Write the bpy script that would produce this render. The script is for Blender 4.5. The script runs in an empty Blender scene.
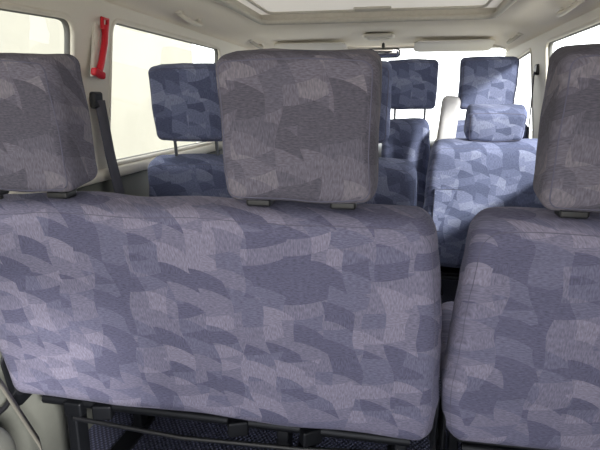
import bpy, bmesh, math, random
from mathutils import Vector, Matrix, noise
random.seed(4)
H=1.1
sc=bpy.context.scene
COL=sc.collection
XC=-.145
# ---------------- materials ----------------
def newmat(name):
    m=bpy.data.materials.new(name); m.use_nodes=True
    nt=m.node_tree; b=nt.nodes['Principled BSDF']
    return m,nt,b
def srgb(h):
    h=h.lstrip('#'); c=[int(h[i:i+2],16)/255 for i in (0,2,4)]
    return tuple([(x/12.92 if x<=.04045 else ((x+.055)/1.055)**2.4) for x in c]+[1])
def N(nt,t,**k):
    n=nt.nodes.new(t)
    for a,v in k.items(): setattr(n,a,v)
    return n
def M(nt,op,a,b=None,c=None):
    n=N(nt,'ShaderNodeMath',operation=op)
    for i,v in enumerate((a,b,c)):
        if v is None: continue
        if isinstance(v,(int,float)): n.inputs[i].default_value=v
        else: nt.links.new(v,n.inputs[i])
    return n.outputs[0]
def simple(name,col,rough=.6,metal=0,nscale=60,namt=.12,bump=.1):
    m,nt,b=newmat(name)
    tc=N(nt,'ShaderNodeTexCoord'); no=N(nt,'ShaderNodeTexNoise'); no.inputs['Scale'].default_value=nscale
    no.inputs['Detail'].default_value=4
    nt.links.new(tc.outputs['Object'],no.inputs['Vector'])
    mx=N(nt,'ShaderNodeMix',data_type='RGBA')
    c=srgb(col); d=tuple([x*(1-namt) for x in c[:3]]+[1]); l=tuple([min(1,x*(1+namt)) for x in c[:3]]+[1])
    mx.inputs[6].default_value=d; mx.inputs[7].default_value=l
    nt.links.new(no.outputs['Fac'],mx.inputs[0]); nt.links.new(mx.outputs[2],b.inputs['Base Color'])
    b.inputs['Roughness'].default_value=rough; b.inputs['Metallic'].default_value=metal
    if bump:
        bp=N(nt,'ShaderNodeBump'); bp.inputs['Strength'].default_value=bump; bp.inputs['Distance'].default_value=.002
        nt.links.new(no.outputs['Fac'],bp.inputs['Height']); nt.links.new(bp.outputs[0],b.inputs['Normal'])
    return m
def fabric(name,cols,seed=0.0,sc_=1.0):
    # woven jacquard: columns of overlapping flag-shaped patches in four close tones
    m,nt,b=newmat(name)
    tc=N(nt,'ShaderNodeTexCoord'); sp=N(nt,'ShaderNodeSeparateXYZ')
    nt.links.new(tc.outputs['Object'],sp.inputs[0])
    x,y,z=sp.outputs
    u=M(nt,'ADD',M(nt,'ADD',x,y),seed+5); w=M(nt,'ADD',M(nt,'MULTIPLY_ADD',y,.6,z),seed*.7+5)
    def layer(c,rh,curve,amp,freq,ph,tilt):
        c*=sc_; rh*=sc_
        u2=M(nt,'ADD',M(nt,'MULTIPLY_ADD',M(nt,'SINE',M(nt,'MULTIPLY_ADD',w,freq,ph)),amp,u),M(nt,'MULTIPLY',w,tilt))
        q=M(nt,'DIVIDE',u2,c); col=M(nt,'FLOOR',q); fr=M(nt,'FRACT',q)
        wn=N(nt,'ShaderNodeTexWhiteNoise',noise_dimensions='1D'); nt.links.new(col,wn.inputs['W'])
        cv=M(nt,'MULTIPLY',M(nt,'MULTIPLY',fr,fr),curve)
        w2=M(nt,'ADD',M(nt,'ADD',w,cv),M(nt,'MULTIPLY',wn.outputs['Value'],rh))
        row=M(nt,'FLOOR',M(nt,'DIVIDE',w2,rh))
        cb=N(nt,'ShaderNodeCombineXYZ'); nt.links.new(col,cb.inputs[0]); nt.links.new(row,cb.inputs[1]); cb.inputs[2].default_value=ph
        w3=N(nt,'ShaderNodeTexWhiteNoise',noise_dimensions='3D'); nt.links.new(cb.outputs[0],w3.inputs['Vector'])
        return w3.outputs['Value']
    A=layer(.060,.044,.024,.006,42,.4,.12)
    B=layer(.080,.036,-.020,.005,45,2.1,-.10)
    s=M(nt,'ADD',M(nt,'MULTIPLY',A,.60),M(nt,'MULTIPLY',B,.40))
    cr=N(nt,'ShaderNodeValToRGB'); cr.color_ramp.interpolation='CONSTANT'
    e=cr.color_ramp.elements
    e[0].position=0; e[0].color=srgb(cols[0]); e[1].position=.36; e[1].color=srgb(cols[1])
    for p,c in ((.50,cols[2]),(.72,cols[3])):
        q=e.new(p); q.color=srgb(c)
    nt.links.new(s,cr.inputs[0])
    cb=N(nt,'ShaderNodeCombineXYZ'); nt.links.new(M(nt,'MULTIPLY',u,.3),cb.inputs[0]); nt.links.new(M(nt,'ADD',w,M(nt,'MULTIPLY',A,.37)),cb.inputs[1])
    n1=N(nt,'ShaderNodeTexNoise'); n1.inputs['Scale'].default_value=420; n1.inputs['Detail'].default_value=2
    nt.links.new(cb.outputs[0],n1.inputs['Vector'])
    cb2=N(nt,'ShaderNodeCombineXYZ'); nt.links.new(u,cb2.inputs[0]); nt.links.new(M(nt,'MULTIPLY',w,.25),cb2.inputs[1])
    n2=N(nt,'ShaderNodeTexNoise'); n2.inputs['Scale'].default_value=380; n2.inputs['Detail'].default_value=2
    nt.links.new(cb2.outputs[0],n2.inputs['Vector'])
    sel=M(nt,'GREATER_THAN',B,.6)
    mixn=N(nt,'ShaderNodeMix',data_type='FLOAT'); nt.links.new(sel,mixn.inputs[0]); nt.links.new(n1.outputs['Fac'],mixn.inputs[2]); nt.links.new(n2.outputs['Fac'],mixn.inputs[3])
    f=M(nt,'MULTIPLY_ADD',mixn.outputs[0],1.2,.42)
    vm=N(nt,'ShaderNodeVectorMath',operation='SCALE'); nt.links.new(cr.outputs[0],vm.inputs[0]); nt.links.new(f,vm.inputs['Scale'])
    nt.links.new(vm.outputs[0],b.inputs['Base Color'])
    b.inputs['Roughness'].default_value=.95; b.inputs['Specular IOR Level'].default_value=.1
    b.inputs['Sheen Weight'].default_value=.04; b.inputs['Sheen Roughness'].default_value=.5
    bp=N(nt,'ShaderNodeBump'); bp.inputs['Strength'].default_value=.3; bp.inputs['Distance'].default_value=.0015
    nt.links.new(mixn.outputs[0],bp.inputs['Height']); nt.links.new(bp.outputs[0],b.inputs['Normal'])
    return m
FB=fabric('seat_fabric',['#5b5b72','#66667d','#706e83','#7d7a8e'],0)
FH=fabric('headrest_fabric',['#53515c','#5b5965','#64616d','#706c76'],1.3,.95)
FM=fabric('seat_fabric_blue',['#575d77','#636985','#717793','#8086a0'],2.7)
PIPE=simple('piping','#5a596b',.9)
TRIM=simple('ivory_trim','#d6d0c4',.55,nscale=200,namt=.04,bump=.05)
HEAD=simple('headliner_cloth','#e8e0d4',.95,nscale=300,namt=.06,bump=.15)
LOW=simple('lower_trim','#5e605b',.6,nscale=250,namt=.08)
BLACK=simple('black_plastic','#17181c',.45,nscale=150)
DARK=simple('dark_steel','#1d1f24',.5,.6,nscale=40)
STEEL=simple('steel','#7a7c80',.4,.9,nscale=40,bump=0)
RUB=simple('window_rubber','#6a6a68',.7)
BELT=simple('belt_webbing','#50505a',.8,nscale=400)
BELT2=simple('belt_webbing_tan','#5c5a54',.8,nscale=400)
RED=simple('red_plastic','#c01828',.4,bump=0)
CREAM=simple('building_render','#85837a',.9,nscale=1.5,namt=.12)
CONC=simple('concrete','#a9a69c',.9,nscale=5,namt=.1)
DASH=simple('dash_vinyl','#6c6d70',.7,nscale=200)
SHADE=simple('visor_cloth','#e4dfd6',.9,nscale=200,namt=.04)
FRAME=simple('sunroof_trim','#b5b0a6',.6)
ARM=simple('armrest_vinyl','#c4c2c4',.7)
BIND=simple('pocket_binding','#3c3d4c',.9)
SUNSH,nt,b=newmat('sunshade_translucent'); nt.nodes.remove(b)
df=N(nt,'ShaderNodeBsdfDiffuse'); df.inputs[0].default_value=(.75,.72,.66,1)
tl=N(nt,'ShaderNodeBsdfTranslucent'); tl.inputs[0].default_value=(.8,.76,.70,1)
mx=N(nt,'ShaderNodeMixShader'); mx.inputs[0].default_value=.10
nt.links.new(df.outputs[0],mx.inputs[1]); nt.links.new(tl.outputs[0],mx.inputs[2]); nt.links.new(mx.outputs[0],nt.nodes['Material Output'].inputs[0])
GL,nt,b=newmat('window_glass'); nt.nodes.remove(b)
tr=N(nt,'ShaderNodeBsdfTransparent'); tr.inputs[0].default_value=(.93,.96,.94,1)
gg=N(nt,'ShaderNodeBsdfGlossy'); gg.inputs['Roughness'].default_value=.02
mx=N(nt,'ShaderNodeMixShader'); mx.inputs[0].default_value=.05
nt.links.new(tr.outputs[0],mx.inputs[1]); nt.links.new(gg.outputs[0],mx.inputs[2]); nt.links.new(mx.outputs[0],nt.nodes['Material Output'].inputs[0])
MIR,nt,b=newmat('mirror_glass'); b.inputs['Metallic'].default_value=1; b.inputs['Roughness'].default_value=.03
MAT,nt,b=newmat('ribbed_rubber_mat')
tc=N(nt,'ShaderNodeTexCoord'); sp=N(nt,'ShaderNodeSeparateXYZ'); nt.links.new(tc.outputs['Object'],sp.inputs[0])
sx=M(nt,'SINE',M(nt,'MULTIPLY',sp.outputs[0],420)); sy=M(nt,'SINE',M(nt,'MULTIPLY',sp.outputs[1],300))
pr=M(nt,'MULTIPLY',sx,sy); st=M(nt,'GREATER_THAN',pr,.25)
mx=N(nt,'ShaderNodeMix',data_type='RGBA'); mx.inputs[6].default_value=srgb('#2a2d42'); mx.inputs[7].default_value=srgb('#5c607c'); nt.links.new(st,mx.inputs[0])
nt.links.new(mx.outputs[2],b.inputs['Base Color']); b.inputs['Roughness'].default_value=.6
bp=N(nt,'ShaderNodeBump'); bp.inputs['Distance'].default_value=.004; nt.links.new(pr,bp.inputs['Height']); nt.links.new(bp.outputs[0],b.inputs['Normal'])

# ---------------- helpers ----------------
TOPS=[]
def empty(name,loc=(0,0,0)):
    e=bpy.data.objects.new(name,None); COL.objects.link(e); e.location=loc; e.empty_display_size=.1; TOPS.append(e); return e
def mk(name,bm,mat,parent=None,smooth=True,loc=(0,0,0),rot=(0,0,0)):
    bmesh.ops.recalc_face_normals(bm,faces=bm.faces)
    me=bpy.data.meshes.new(name); bm.to_mesh(me); bm.free()
    o=bpy.data.objects.new(name,me); COL.objects.link(o)
    me.materials.append(mat)
    if smooth:
        for p in me.polygons: p.use_smooth=True
    o.location=loc; o.rotation_euler=rot
    if parent: o.parent=parent
    else: TOPS.append(o)
    return o
def axis(h,r,m,k=4):
    inn=h-r; L=[]
    for i in range(k): L.append(-inn-r*math.tan(math.radians(45*(1-i/k))))
    for i in range(m+1): L.append(-inn+2*inn*i/m)
    for i in range(1,k+1): L.append(inn+r*math.tan(math.radians(45*i/k)))
    return L
def rproj(p,h,r):
    q=[max(-(h[i]-r[i]),min(h[i]-r[i],p[i])) for i in range(3)]
    d=[(p[i]-q[i])/r[i] for i in range(3)]
    l=math.sqrt(sum(x*x for x in d)) or 1
    return Vector([q[i]+r[i]*d[i]/l for i in range(3)])
def rbox(name,size,r,mat,parent=None,loc=(0,0,0),rot=(0,0,0),deform=None,m=4,k=4,smooth=True):
    h=[s/2 for s in size]
    if isinstance(r,(int,float)): r=(r,)*3
    r=[min(r[i],h[i]*.98) for i in range(3)]
    mm=m if isinstance(m,(tuple,list)) else (m,)*3
    A=[axis(h[i],r[i],mm[i],k) for i in range(3)]
    bm=bmesh.new(); cache={}
    def V(p):
        key=tuple(round(c,6) for c in p)
        if key not in cache:
            q=rproj(p,h,r)
            if deform: q=deform(q)
            cache[key]=bm.verts.new(q)
        return cache[key]
    for ax in range(3):
        a,b_=[i for i in range(3) if i!=ax]
        for s in (-1,1):
            for i in range(len(A[a])-1):
                for j in range(len(A[b_])-1):
                    vs=[]
                    for (ii,jj) in ((i,j),(i+1,j),(i+1,j+1),(i,j+1)):
                        p=[0,0,0]; p[ax]=s*h[ax]; p[a]=A[a][ii]; p[b_]=A[b_][jj]; vs.append(V(p))
                    try: bm.faces.new(vs)
                    except ValueError: pass
    return mk(name,bm,mat,parent,smooth,loc,rot)
def tube(name,pts,rad,mat,parent=None,closed=False,loc=(0,0,0),rot=(0,0,0),res=2):
    cu=bpy.data.curves.new(name,'CURVE'); cu.dimensions='3D'; cu.bevel_depth=rad; cu.bevel_resolution=res
    s=cu.splines.new('POLY'); s.points.add(len(pts)-1)
    for i,p in enumerate(pts): s.points[i].co=(*p,1)
    s.use_cyclic_u=closed; cu.use_fill_caps=True
    o=bpy.data.objects.new(name,cu); COL.objects.link(o); cu.materials.append(mat); o.location=loc; o.rotation_euler=rot
    if parent: o.parent=parent
    else: TOPS.append(o)
    return o
def seam(name,size,r,inset,mat,parent,loc,rot,deform=None,rad=.0022,side=-1,cr=.03):
    h=[s/2 for s in size]
    if isinstance(r,(int,float)): r=(r,)*3
    r=[min(r[i],h[i]*.98) for i in range(3)]
    a=h[0]-inset; c=h[2]-inset; pts=[]
    for (cx,cz,a0) in ((a-cr,c-cr,0),(-a+cr,c-cr,90),(-a+cr,-c+cr,180),(a-cr,-c+cr,270)):
        for i in range(7):
            t=math.radians(a0+90*i/6); pts.append((cx+cr*math.cos(t),side*h[1],cz+cr*math.sin(t)))
    out=[]
    n=len(pts)
    for i in range(n):
        p=Vector(pts[i]); q=Vector(pts[(i+1)%n]); L=(q-p).length; k=max(1,int(L/.03))
        for j in range(k):
            w=rproj(p.lerp(q,j/k),h,r); 
            if deform: w=deform(w)
            out.append(w)
    return tube(name,out,rad,mat,parent,True,loc,rot,1)
def strap(name,pts,width,wdir,mat,parent=None,th=.0025):
    bm=bmesh.new(); w=Vector(wdir).normalized()*width/2; prev=None
    for p in pts:
        p=Vector(p); c=(bm.verts.new(p-w),bm.verts.new(p+w))
        if prev: bm.faces.new((prev[0],prev[1],c[1],c[0]))
        prev=c
    o=mk(name,bm,mat,parent); md=o.modifiers.new('s','SOLIDIFY'); md.thickness=th; md.offset=0
    return o

# ---------------- seats ----------------
def headrest(par,x,y,z,w=.265,h=.25,t=.115,tilt=8,mat=FH,seed=0,post=.155,seat_top=None,escut=True):
    size=(w,t,h); r=(.022,.030,.024)
    def df(p):
        q=p.copy(); f=(p.z/h)
        q.x*=1+.03*f
        q.y*=1+.12*math.cos(math.pi*p.x/w)*math.cos(math.pi*f)
        q.z+=.004*math.cos(math.pi*p.x/w)*(1 if p.z>0 else -1)*min(1,abs(2*f))
        n=noise.noise_vector(Vector((p.x*9+seed,p.y*9,p.z*9+seed)))
        n2=noise.noise_vector(Vector((p.x*26+seed,p.y*12,p.z*20+seed)))
        return q+n*.0045+n2*.0012
    rot=(math.radians(tilt),0,0)
    rbox('headrest_pad',size,r,mat,par,(x,y,z),rot,df,m=(14,4,14),k=5)
    seam('headrest_piping',size,r,.008,PIPE,par,(x,y,z),rot,df,rad=.0013,cr=.02)
    st=seat_top
    zb=z-h/2
    for s in (-1,1):
        px=x+s*post/2
        yb=y+math.sin(rot[0])*h/2
        tube('headrest_post',[(px,yb-.01,zb+.03),(px,yb+.005,st-.03)],.006,STEEL if not escut else BLACK,par)
        if escut:
            rbox('post_guide',(.046,.036,.015),.005,BLACK,par,(px,yb-.014,st+.005),(0,0,0),m=2)
            rbox('guide_button',(.015,.018,.022),.004,BLACK,par,(px+.013,yb-.022,st+.011),(0,0,0),m=1)
def backrest(par,x0,x1,ybot,zbot,L,t=.115,tilt=13,mat=FB,taper=.03,seed=0,r=(.038,.044,.042)):
    w=x1-x0; size=(w,t,L)
    def df(p):
        q=p.copy(); f=p.z/L+.5
        sgn=1 if p.x>0 else -1
        q.x-=sgn*taper*f*f*min(1,abs(p.x)/(w/2))
        q.x-=sgn*.012*max(0,.25-f)/.25*min(1,abs(p.x)/(w/2))
        q.y+=(-.009 if p.y<0 else .009)*math.cos(math.pi*p.x/w)*math.sin(math.pi*f)
        q.z-=.010*(abs(2*p.x/w))**4*(1 if p.z>0 else 0)
        n=noise.noise_vector(Vector((p.x*5+seed,p.y*4,p.z*6+seed*2)))
        n2=noise.noise_vector(Vector((p.x*9+seed,p.y*8,p.z*24+seed)))
        return q+n*.007+n2*.0026
    th=math.radians(tilt)
    c=(x0+w/2, ybot-math.sin(th)*L/2, zbot+math.cos(th)*L/2)
    rbox('backrest',size,r,mat,par,c,(th,0,0),df,m=(max(8,int(w/.015)),3,34),k=5)
    seam('backrest_piping',size,r,.008,PIPE,par,c,(th,0,0),df,rad=.0007,cr=.04)
    return c
def cushion(par,x0,x1,y0,z,mat=FB,D=.45,T=.13):
    w=x1-x0
    rbox('seat_cushion',(w,D,T),.045,mat,par,((x0+x1)/2,y0+D/2,z),(math.radians(4),0,0),m=(8,6,2))
def frame(par,x0,x1,y0,zc,legs):
    for yy,zz in ((y0-.0,zc-.085),(y0+.36,zc-.085)):
        tube('cross_tube',[(x0+.04,yy,zz),(x1-.04,yy,zz)],.013,DARK,par)
    rbox('seat_pan',(x1-x0-.06,.40,.012),.005,DARK,par,((x0+x1)/2,y0+.2,zc-.07),m=2)
    for lx in legs:
        for yy in (y0+.02,y0+.34):
            rbox('leg',(.03,.05,abs(-1.09-(zc-.09))),.006,DARK,par,(lx,yy,(-1.09+zc-.09)/2),m=2)
        rbox('floor_rail',(.045,.5,.022),.006,STEEL,par,(lx,y0+.18,-1.088),m=2)
        rbox('slide_plate',(.06,.42,.02),.006,DARK,par,(lx,y0+.18,-1.068),m=2)
def recliner(par,x,y,z):
    rbox('recliner_plate',(.012,.09,.17),(.005,.03,.03),DARK,par,(x,y,z),(math.radians(10),0,0),m=3)
    rbox('recliner_cover',(.022,.06,.06),(.009,.028,.028),BLACK,par,(x,y,z-.03),m=3)
    tube('recliner_lever',[(x,y-.01,z-.03),(x,y-.06,z-.06),(x,y-.12,z-.065)],.007,BLACK,par)

ST=-.187
b1=empty('van_bench_seat',(0,0,0))
backrest(b1,-.935,.104,1.055,-.71,.535,mat=FB,seed=1,taper=.037)
headrest(b1,-.174,.915,-.046,w=.270,seed=1,seat_top=ST)
headrest(b1,-.740,.915,-.044,seed=4,seat_top=ST)
cushion(b1,-.935,.09,1.10,-.66)
frame(b1,-.935,.09,1.08,-.68,(-.82,-.25,.03))
recliner(b1,.098,1.05,-.68); recliner(b1,-.935,1.05,-.68)
for i,xx in enumerate((-.80,-.72,-.36,-.18)):
    rbox('frame_bracket',(.05,.03,.04),.006,DARK,b1,(xx,1.07,-.775),(0,0,.2*i),m=1)
tube('release_bar',[(-.80,1.06,-.80),(-.5,1.05,-.81),(-.2,1.05,-.80),(0,1.06,-.79)],.006,BLACK,b1)
b2=empty('van_seat')
backrest(b2,.106,.665,1.055,-.70,.525,mat=FB,seed=7,taper=.022)
headrest(b2,.362,.915,-.046,w=.270,seed=9,seat_top=ST)
cushion(b2,.125,.66,1.10,-.66)
frame(b2,.125,.66,1.08,-.68,(.19,.58))
recliner(b2,.116,1.06,-.70)
b3=empty('van_bench_seat')
MT=-.198
backrest(b3,-.925,.08,1.87,-.72,.542,mat=FM,seed=11)
headrest(b3,-.713,1.74,-.008,w=.262,seed=12,seat_top=MT,mat=FM,escut=False)
headrest(b3,-.170,1.74,-.008,w=.262,seed=13,seat_top=MT,mat=FM,escut=False)
cushion(b3,-.925,.06,1.92,-.66,mat=FM)
frame(b3,-.925,.06,1.90,-.68,(-.8,-.25,.0))
b4=empty('van_seat')
c4=backrest(b4,.095,.62,2.27,-.70,.565,mat=FM,seed=21,taper=.025)
headrest(b4,.352,2.15,-.085,w=.215,h=.125,t=.10,tilt=20,seed=22,seat_top=-.145,mat=FM,post=.12,escut=False)
cushion(b4,.11,.61,2.30,-.66,mat=FM,D=.40)
frame(b4,.11,.61,2.28,-.68,(.17,.55))
th=math.radians(13)
pc=(.215,2.27-math.sin(th)*.27-.062,-.70+math.cos(th)*.27)
rbox('map_pocket',(.15,.008,.19),.0035,FM,b4,pc,(th,0,0),m=4)
tube('pocket_edge',[(-.075,-.004,.095),(.075,-.004,.095),(.075,-.004,-.095),(-.075,-.004,-.095)],.0016,BIND,b4,True,pc,(th,0,0))
for (xa,xb,hx,hy,nm,hw) in ((-.93,-.43,-.68,2.80,'van_seat',.262),(-.115,.165,.038,2.86,'van_seat',.262),(.17,.63,.398,2.74,'van_seat',.262)):
    e=empty(nm)
    backrest(e,xa,xb,hy+.13,-.66,.575,t=.11,mat=FM,seed=hx*10,taper=.02)
    headrest(e,hx,hy,.080,w=hw,h=.24,seed=hx*7,seat_top=-.098,mat=FM,tilt=7,escut=False)
    cushion(e,xa+.01,xb-.01,hy+.17,-.62,mat=FM,D=.40)
    frame(e,xa+.01,xb-.01,hy+.15,-.64,(xa+.07,xb-.07))
e=empty('armrest')
rbox('armrest_pad',(.085,.06,.26),(.025,.025,.03),ARM,e,(.215,2.60,-.11),(math.radians(6),math.radians(4),0),m=4)
rbox('armrest_hinge',(.05,.05,.05),.012,BLACK,e,(.215,2.615,-.255),m=2)
rbox('armrest_bracket',(.03,.06,.06),.006,DARK,e,(.215,2.65,-.27),m=2)

# ---------------- van shell ----------------
def sx(x,side): return x if side<0 else 2*XC-x
Y0,Y1=-.40,3.95
def wx(z):
    return -.965+.055*(z+.21)/.46
def strip(name,prof,ya,yb,mat,side,thick=.02,n=1):
    bm=bmesh.new(); rows=[]
    for i in range(n+1):
        y=ya+(yb-ya)*i/n
        rows.append([bm.verts.new((sx(x,side),y,z)) for x,z in prof])
    for i in range(n):
        for j in range(len(prof)-1): bm.faces.new((rows[i][j],rows[i+1][j],rows[i+1][j+1],rows[i][j+1]))
    o=mk(name,bm,mat); md=o.modifiers.new('s','SOLIDIFY'); md.thickness=thick; md.offset=0
    return o
def rounded(poly,r,k=6):
    out=[]; n=len(poly)
    for i in range(n):
        p=Vector(poly[i]); a=(Vector(poly[i-1])-p).normalized(); b=(Vector(poly[(i+1)%n])-p).normalized()
        p0=p+a*r; p1=p+b*r
        for j in range(k+1):
            t=j/k; out.append((1-t)**2*p0+2*t*(1-t)*p+t*t*p1)
    return out
wallW={-1:[[(.35,-.19),(1.38,-.20),(1.38,.222),(.35,.175)],[(1.57,-.21),(2.58,-.21),(2.58,.25),(1.57,.245)],[(2.84,-.21),(3.72,-.21),(3.38,.22),(2.84,.25)]],
        1:[[(1.36,-.21),(2.58,-.21),(2.58,.25),(1.36,.25)],[(2.84,-.21),(3.72,-.21),(3.38,.22),(2.84,.25)]]}  # right rear kept windowless, window stretched back: unseen layout shaped to steer the sun
wn=1
for side in (-1,1):
    nm='wall_left' if side<0 else 'wall_right'
    strip(nm,[(-.99,-1.11),(-1.005,-.85),(-1.0,-.55),(-.975,-.40),(-.962,-.245)],Y0,Y1,LOW,side)
    bm=bmesh.new(); edges=[]
    def loop(pts):
        vs=[bm.verts.new((sx(wx(z),side),y,z)) for y,z in pts]
        for i in range(len(vs)): edges.append(bm.edges.new((vs[i],vs[(i+1)%len(vs)])))
    loop([(Y0,-.25),(Y1,-.25),(3.50,.29),(Y0,.29)])
    for w in wallW[side]:
        rp=rounded(w,.05); loop([tuple(p) for p in rp])
    bmesh.ops.triangle_fill(bm,use_beauty=True,edges=edges)
    o=mk(nm+'_window_frame',bm,TRIM,smooth=False); o.name='trim_%d'%(1 if side<0 else 2)
    md=o.modifiers.new('s','SOLIDIFY'); md.thickness=.03; md.offset=0
    for w in wallW[side]:
        e=empty('window_%d'%wn); wn+=1
        rp=[tuple(p) for p in rounded(w,.05)]
        bm=bmesh.new(); vs=[bm.verts.new((sx(wx(z)-.004,side),y,z)) for y,z in rp]; bm.faces.new(vs)
        mk('glass',bm,GL,e,False)
        tube('gasket',[(sx(wx(z)+.012,side),y,z) for y,z in rp],.008,TRIM,e,True)
        tube('gasket_seal',[(sx(wx(z)-.004,side),y,z) for y,z in rp],.010,RUB,e,True)
    strip('trim_%d'%(3 if side<0 else 4),[(wx(-.245)+.0,-.26),(wx(-.245)+.03,-.25),(wx(-.23)+.03,-.225),(wx(-.21),-.217)],Y0,3.9,TRIM,side,.008)
prof=[(-.912,.275),(-.90,.30),(-.875,.322),(-.83,.338),(-.76,.348),(-.67,.352)]
xs=prof+[(XC,.356)]+[(2*XC-x,z) for x,z in reversed(prof)]
SR=(-.67,2*XC+.67,1.35,2.50)
ys=[Y0,.3,.9,SR[2],1.9,SR[3],2.8,3.0,3.2,3.36,3.44]
def rz(z,y):
    return z if y<3.0 else z-.028*((y-3.0)/.44)**2
bm=bmesh.new()
g=[[bm.verts.new((x,y,rz(z,y))) for x,z in xs] for y in ys]
for i in range(len(ys)-1):
    for j in range(len(xs)-1):
        xm=(xs[j][0]+xs[j+1][0])/2; ym=(ys[i]+ys[i+1])/2
        if SR[0]<xm<SR[1] and SR[2]<ym<SR[3]: continue
        bm.faces.new((g[i][j],g[i+1][j],g[i+1][j+1],g[i][j+1]))
o=mk('ceiling',bm,HEAD); md=o.modifiers.new('s','SOLIDIFY'); md.thickness=.02; md.offset=1
sr=empty('sunroof')
def rr(x0,x1,y0,y1,r,z,k=6):
    return [(p.x,p.y,z) for p in rounded([(x0,y0),(x1,y0),(x1,y1),(x0,y1)],r,k)]
tube('trim_ring',rr(SR[0]+.01,SR[1]-.01,SR[2]+.01,SR[3]-.01,.05,.350),.012,FRAME,sr,True)
bm=bmesh.new(); vs=[bm.verts.new(p) for p in ((SR[0]-.02,SR[2]-.02,.385),(SR[1]+.02,SR[2]-.02,.385),(SR[1]+.02,SR[3]+.02,.385),(SR[0]-.02,SR[3]+.02,.385))]; bm.faces.new(vs)
mk('sunshade_panel',bm,SUNSH,sr,False)
tube('shade_track',rr(SR[0]+.06,SR[1]-.06,SR[2]+.05,SR[3]-.07,.04,.380),.006,FRAME,sr,True)
rbox('shade_handle',(.16,.03,.012),.005,FRAME,sr,(XC,SR[3]-.12,.379),m=2)
for s in (-1,1):
    rbox('recess_side',(.012,SR[3]-SR[2],.05),.004,FRAME,sr,(XC+s*(SR[1]-SR[0])/2,(SR[2]+SR[3])/2,.372),m=1)
rbox('recess_front',(SR[1]-SR[0],.012,.05),.004,FRAME,sr,(XC,SR[3],.372),m=1)
bm=bmesh.new(); vs=[bm.verts.new(p) for p in ((-1.0,Y0,-1.1),(.71,Y0,-1.1),(.71,Y1,-1.1),(-1.0,Y1,-1.1))]; bm.faces.new(vs)
o=mk('floor',bm,MAT,smooth=False); md=o.modifiers.new('s','SOLIDIFY'); md.thickness=.03; md.offset=-1
rbox('wall_front',(1.72,.04,.82),.01,DASH,None,(XC,3.97,-.70),m=1,smooth=False)
ws=empty('windshield')
bm=bmesh.new(); g=[]
for i in range(7):
    t=i/6; row=[]
    for j in range(13):
        s=j/12*2-1
        hw=.765+.06*t
        row.append(bm.verts.new((XC+s*hw, 3.44+(3.97-3.44)*t -.07*s*s+.02, .325-(.325+.30)*t-.012*s*s)))
    g.append(row)
for i in range(6):
    for j in range(12): bm.faces.new((g[i][j],g[i+1][j],g[i+1][j+1],g[i][j+1]))
mk('glass',bm,GL,ws)
for s in (-1,1):
    tube('a_pillar_trim',[(XC+s*.77,3.38,.32),(XC+s*.80,3.60,.05),(XC+s*.83,3.90,-.30)],.028,TRIM,ws)
tube('header_seal',[(XC+s*.77/6,3.46-.07*(s/6)**2,.322-.012*(s/6)**2) for s in range(-6,7)],.012,TRIM,ws)
d=empty('dashboard')
rbox('dash_top',(1.62,.42,.20),(.05,.08,.06),DASH,d,(XC,3.70,-.40),m=6)
rbox('dash_lower',(1.58,.28,.30),(.04,.06,.06),DASH,d,(XC,3.76,-.62),m=4)
rbox('instrument_hood',(.38,.20,.08),(.05,.06,.035),BLACK,d,(.36,3.56,-.30),m=4)
rbox('centre_console',(.30,.16,.42),(.03,.04,.04),DASH,d,(XC,3.58,-.70),m=3)
sw=empty('steering_wheel')
R=.185; C=Vector((.38,3.36,-.33)); rt=Matrix.Rotation(math.radians(-35),3,'X')
ring=[C+rt@Vector((R*math.cos(a),0,R*math.sin(a))) for a in [2*math.pi*i/40 for i in range(40)]]
tube('rim',ring,.014,BLACK,sw,True,res=4)
for a in (0,180,250,290):
    a=math.radians(a); tube('spoke',[C,C+rt@Vector((R*math.cos(a),0,R*math.sin(a)))],.011,BLACK,sw)
rbox('horn_pad',(.12,.04,.10),.018,BLACK,sw,tuple(C),(math.radians(-35),0,0),m=3)
tube('column',[C,(.38,3.55,-.45)],.03,BLACK,sw)
mr=empty('rear_view_mirror')
rbox('housing',(.20,.03,.055),(.025,.012,.025),BLACK,mr,(-.125,3.20,.265),(math.radians(8),0,math.radians(-6)),m=4)
rbox('mirror_face',(.186,.004,.044),(.02,.0018,.02),MIR,mr,(-.125,3.184,.264),(math.radians(8),0,math.radians(-6)),m=4)
tube('stem',[(-.125,3.21,.275),(-.13,3.30,.325)],.009,BLACK,mr)
for xx in (-.56,.27):
    v=empty('sun_visor')
    rbox('visor_panel',(.44,.19,.02),(.04,.04,.009),SHADE,v,(xx,3.27,.305),(math.radians(-12),0,0),m=4)
    tube('visor_rod',[(xx-.2,3.36,.300),(xx+.2,3.36,.300)],.006,STEEL,v)
ml=empty('map_lamp')
rbox('lamp_housing',(.17,.12,.025),(.02,.03,.01),TRIM,ml,(XC,3.02,.338),m=3)
rbox('lamp_lens',(.12,.07,.01),(.01,.01,.004),SHADE,ml,(XC,3.02,.322),m=2)
for s,yy in ((-1,3.08),(1,3.05),(-1,2.1),(1,2.1)):
    g_=empty('grab_handle')
    X=XC+s*.715
    pts=[]
    for i in range(13):
        t=i/12; pts.append((X-s*.035*math.sin(math.pi*t)**.5, yy-.1+.2*t, .325-.028*math.sin(math.pi*t)**.5))
    tube('handle_bar',pts,.009,TRIM if yy<3 else FRAME,g_,res=3)
    for q in (-.1,.1): rbox('mount',(.03,.035,.02),.006,TRIM,g_,(X,yy+q,.33),m=2)
eh=empty('emergency_hammer')
px=wx(.15)+.03
rbox('holder',(.012,.045,.16),.005,TRIM,eh,(px-.006,1.475,.14),(math.radians(-14),0,0),m=2)
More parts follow.
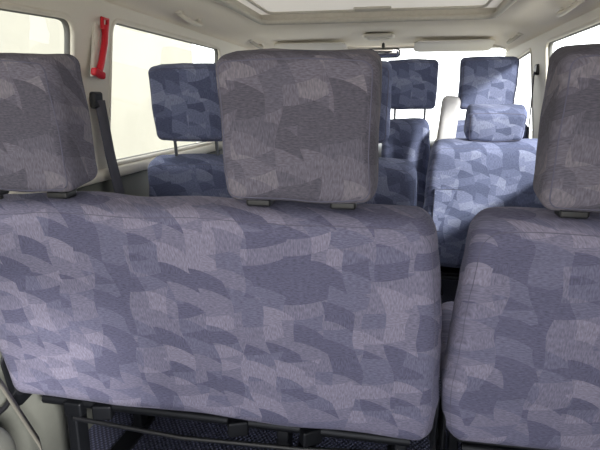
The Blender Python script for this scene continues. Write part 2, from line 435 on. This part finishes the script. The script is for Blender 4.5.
tube('handle',[(px+.012,1.505,.215),(px+.014,1.49,.165),(px+.014,1.465,.11),(px+.012,1.45,.08)],.010,RED,eh,res=3)
rbox('hammer_head',(.02,.055,.022),.007,RED,eh,(px+.012,1.445,.076),(math.radians(-14),0,0),m=2)
tube('loop',[(px+.01,1.49,.205),(px+.012,1.49,.235),(px+.012,1.52,.235),(px+.01,1.515,.205)],.006,RED,eh)
sb=empty('seat_belt')
rbox('anchor',(.02,.05,.05),.008,BLACK,sb,(wx(.02)+.022,1.48,.0),m=2)
strap('webbing',[(wx(.0)+.035,1.48,.0),(-.915,1.53,-.17),(-.91,1.56,-.3),(-.93,1.60,-.7),(-.95,1.6,-1.0)],.045,(.15,1,0),BELT,sb)
sb=empty('seat_belt')
rbox('anchor',(.02,.05,.05),.008,BLACK,sb,(sx(wx(.1)+.022,1),2.72,.14),m=2)
strap('webbing',[(sx(wx(.1)+.035,1),2.72,.13),(.60,2.70,-.15),(.63,2.72,-.6),(.65,2.72,-1.0)],.045,(.3,1,0),BELT,sb)
sb=empty('seat_belt')
strap('webbing',[(-.905,.78,-.30),(-.89,.83,-.45),(-.85,.90,-.62),(-.80,.93,-.78),(-.80,.95,-.95)],.045,(.6,-.7,0),BELT2,sb)
rbox('anchor',(.05,.03,.05),.01,BLACK,sb,(-.80,.95,-.96),m=2)
rbox('guide',(.03,.06,.03),.008,BLACK,sb,(-.91,.78,-.29),m=2)
wa=empty('wheel_arch_cover')
rbox('arch_shell',(.27,.75,.50),(.06,.10,.09),LOW,wa,(-.85,.44,-.855),m=4)
rbox('building',(.3,14,5),.01,CREAM,None,(-4.2,3,1.0),m=1,smooth=False)
bm=bmesh.new(); vs=[bm.verts.new(p) for p in ((-30,-30,-1.6),(30,-30,-1.6),(30,30,-1.6),(-30,30,-1.6))]; bm.faces.new(vs)
mk('ground',bm,CONC,smooth=False)

for o in TOPS: o.location.z+=H
# ---------------- light ----------------
w=bpy.data.worlds.new('World'); sc.world=w; w.use_nodes=True
nt=w.node_tree; bg=nt.nodes['Background']; bg.inputs[0].default_value=(.98,.985,1,1); bg.inputs[1].default_value=3.6
L=bpy.data.lights.new('sun','SUN'); L.energy=9; L.angle=.12; L.color=(1,.97,.92)
so=bpy.data.objects.new('sun',L); COL.objects.link(so)
so.rotation_euler=Vector((-.55,.6,-.38)).to_track_quat('-Z','Y').to_euler()
# ---------------- camera ----------------
cd=bpy.data.cameras.new('camera'); cd.sensor_width=36; cd.lens=31.2; cd.clip_start=.01
co=bpy.data.objects.new('camera',cd); COL.objects.link(co)
co.location=(0,0,H); co.rotation_euler=(math.radians(76.5),0,math.radians(10.9))
sc.camera=co
sc.view_settings.view_transform='Standard'
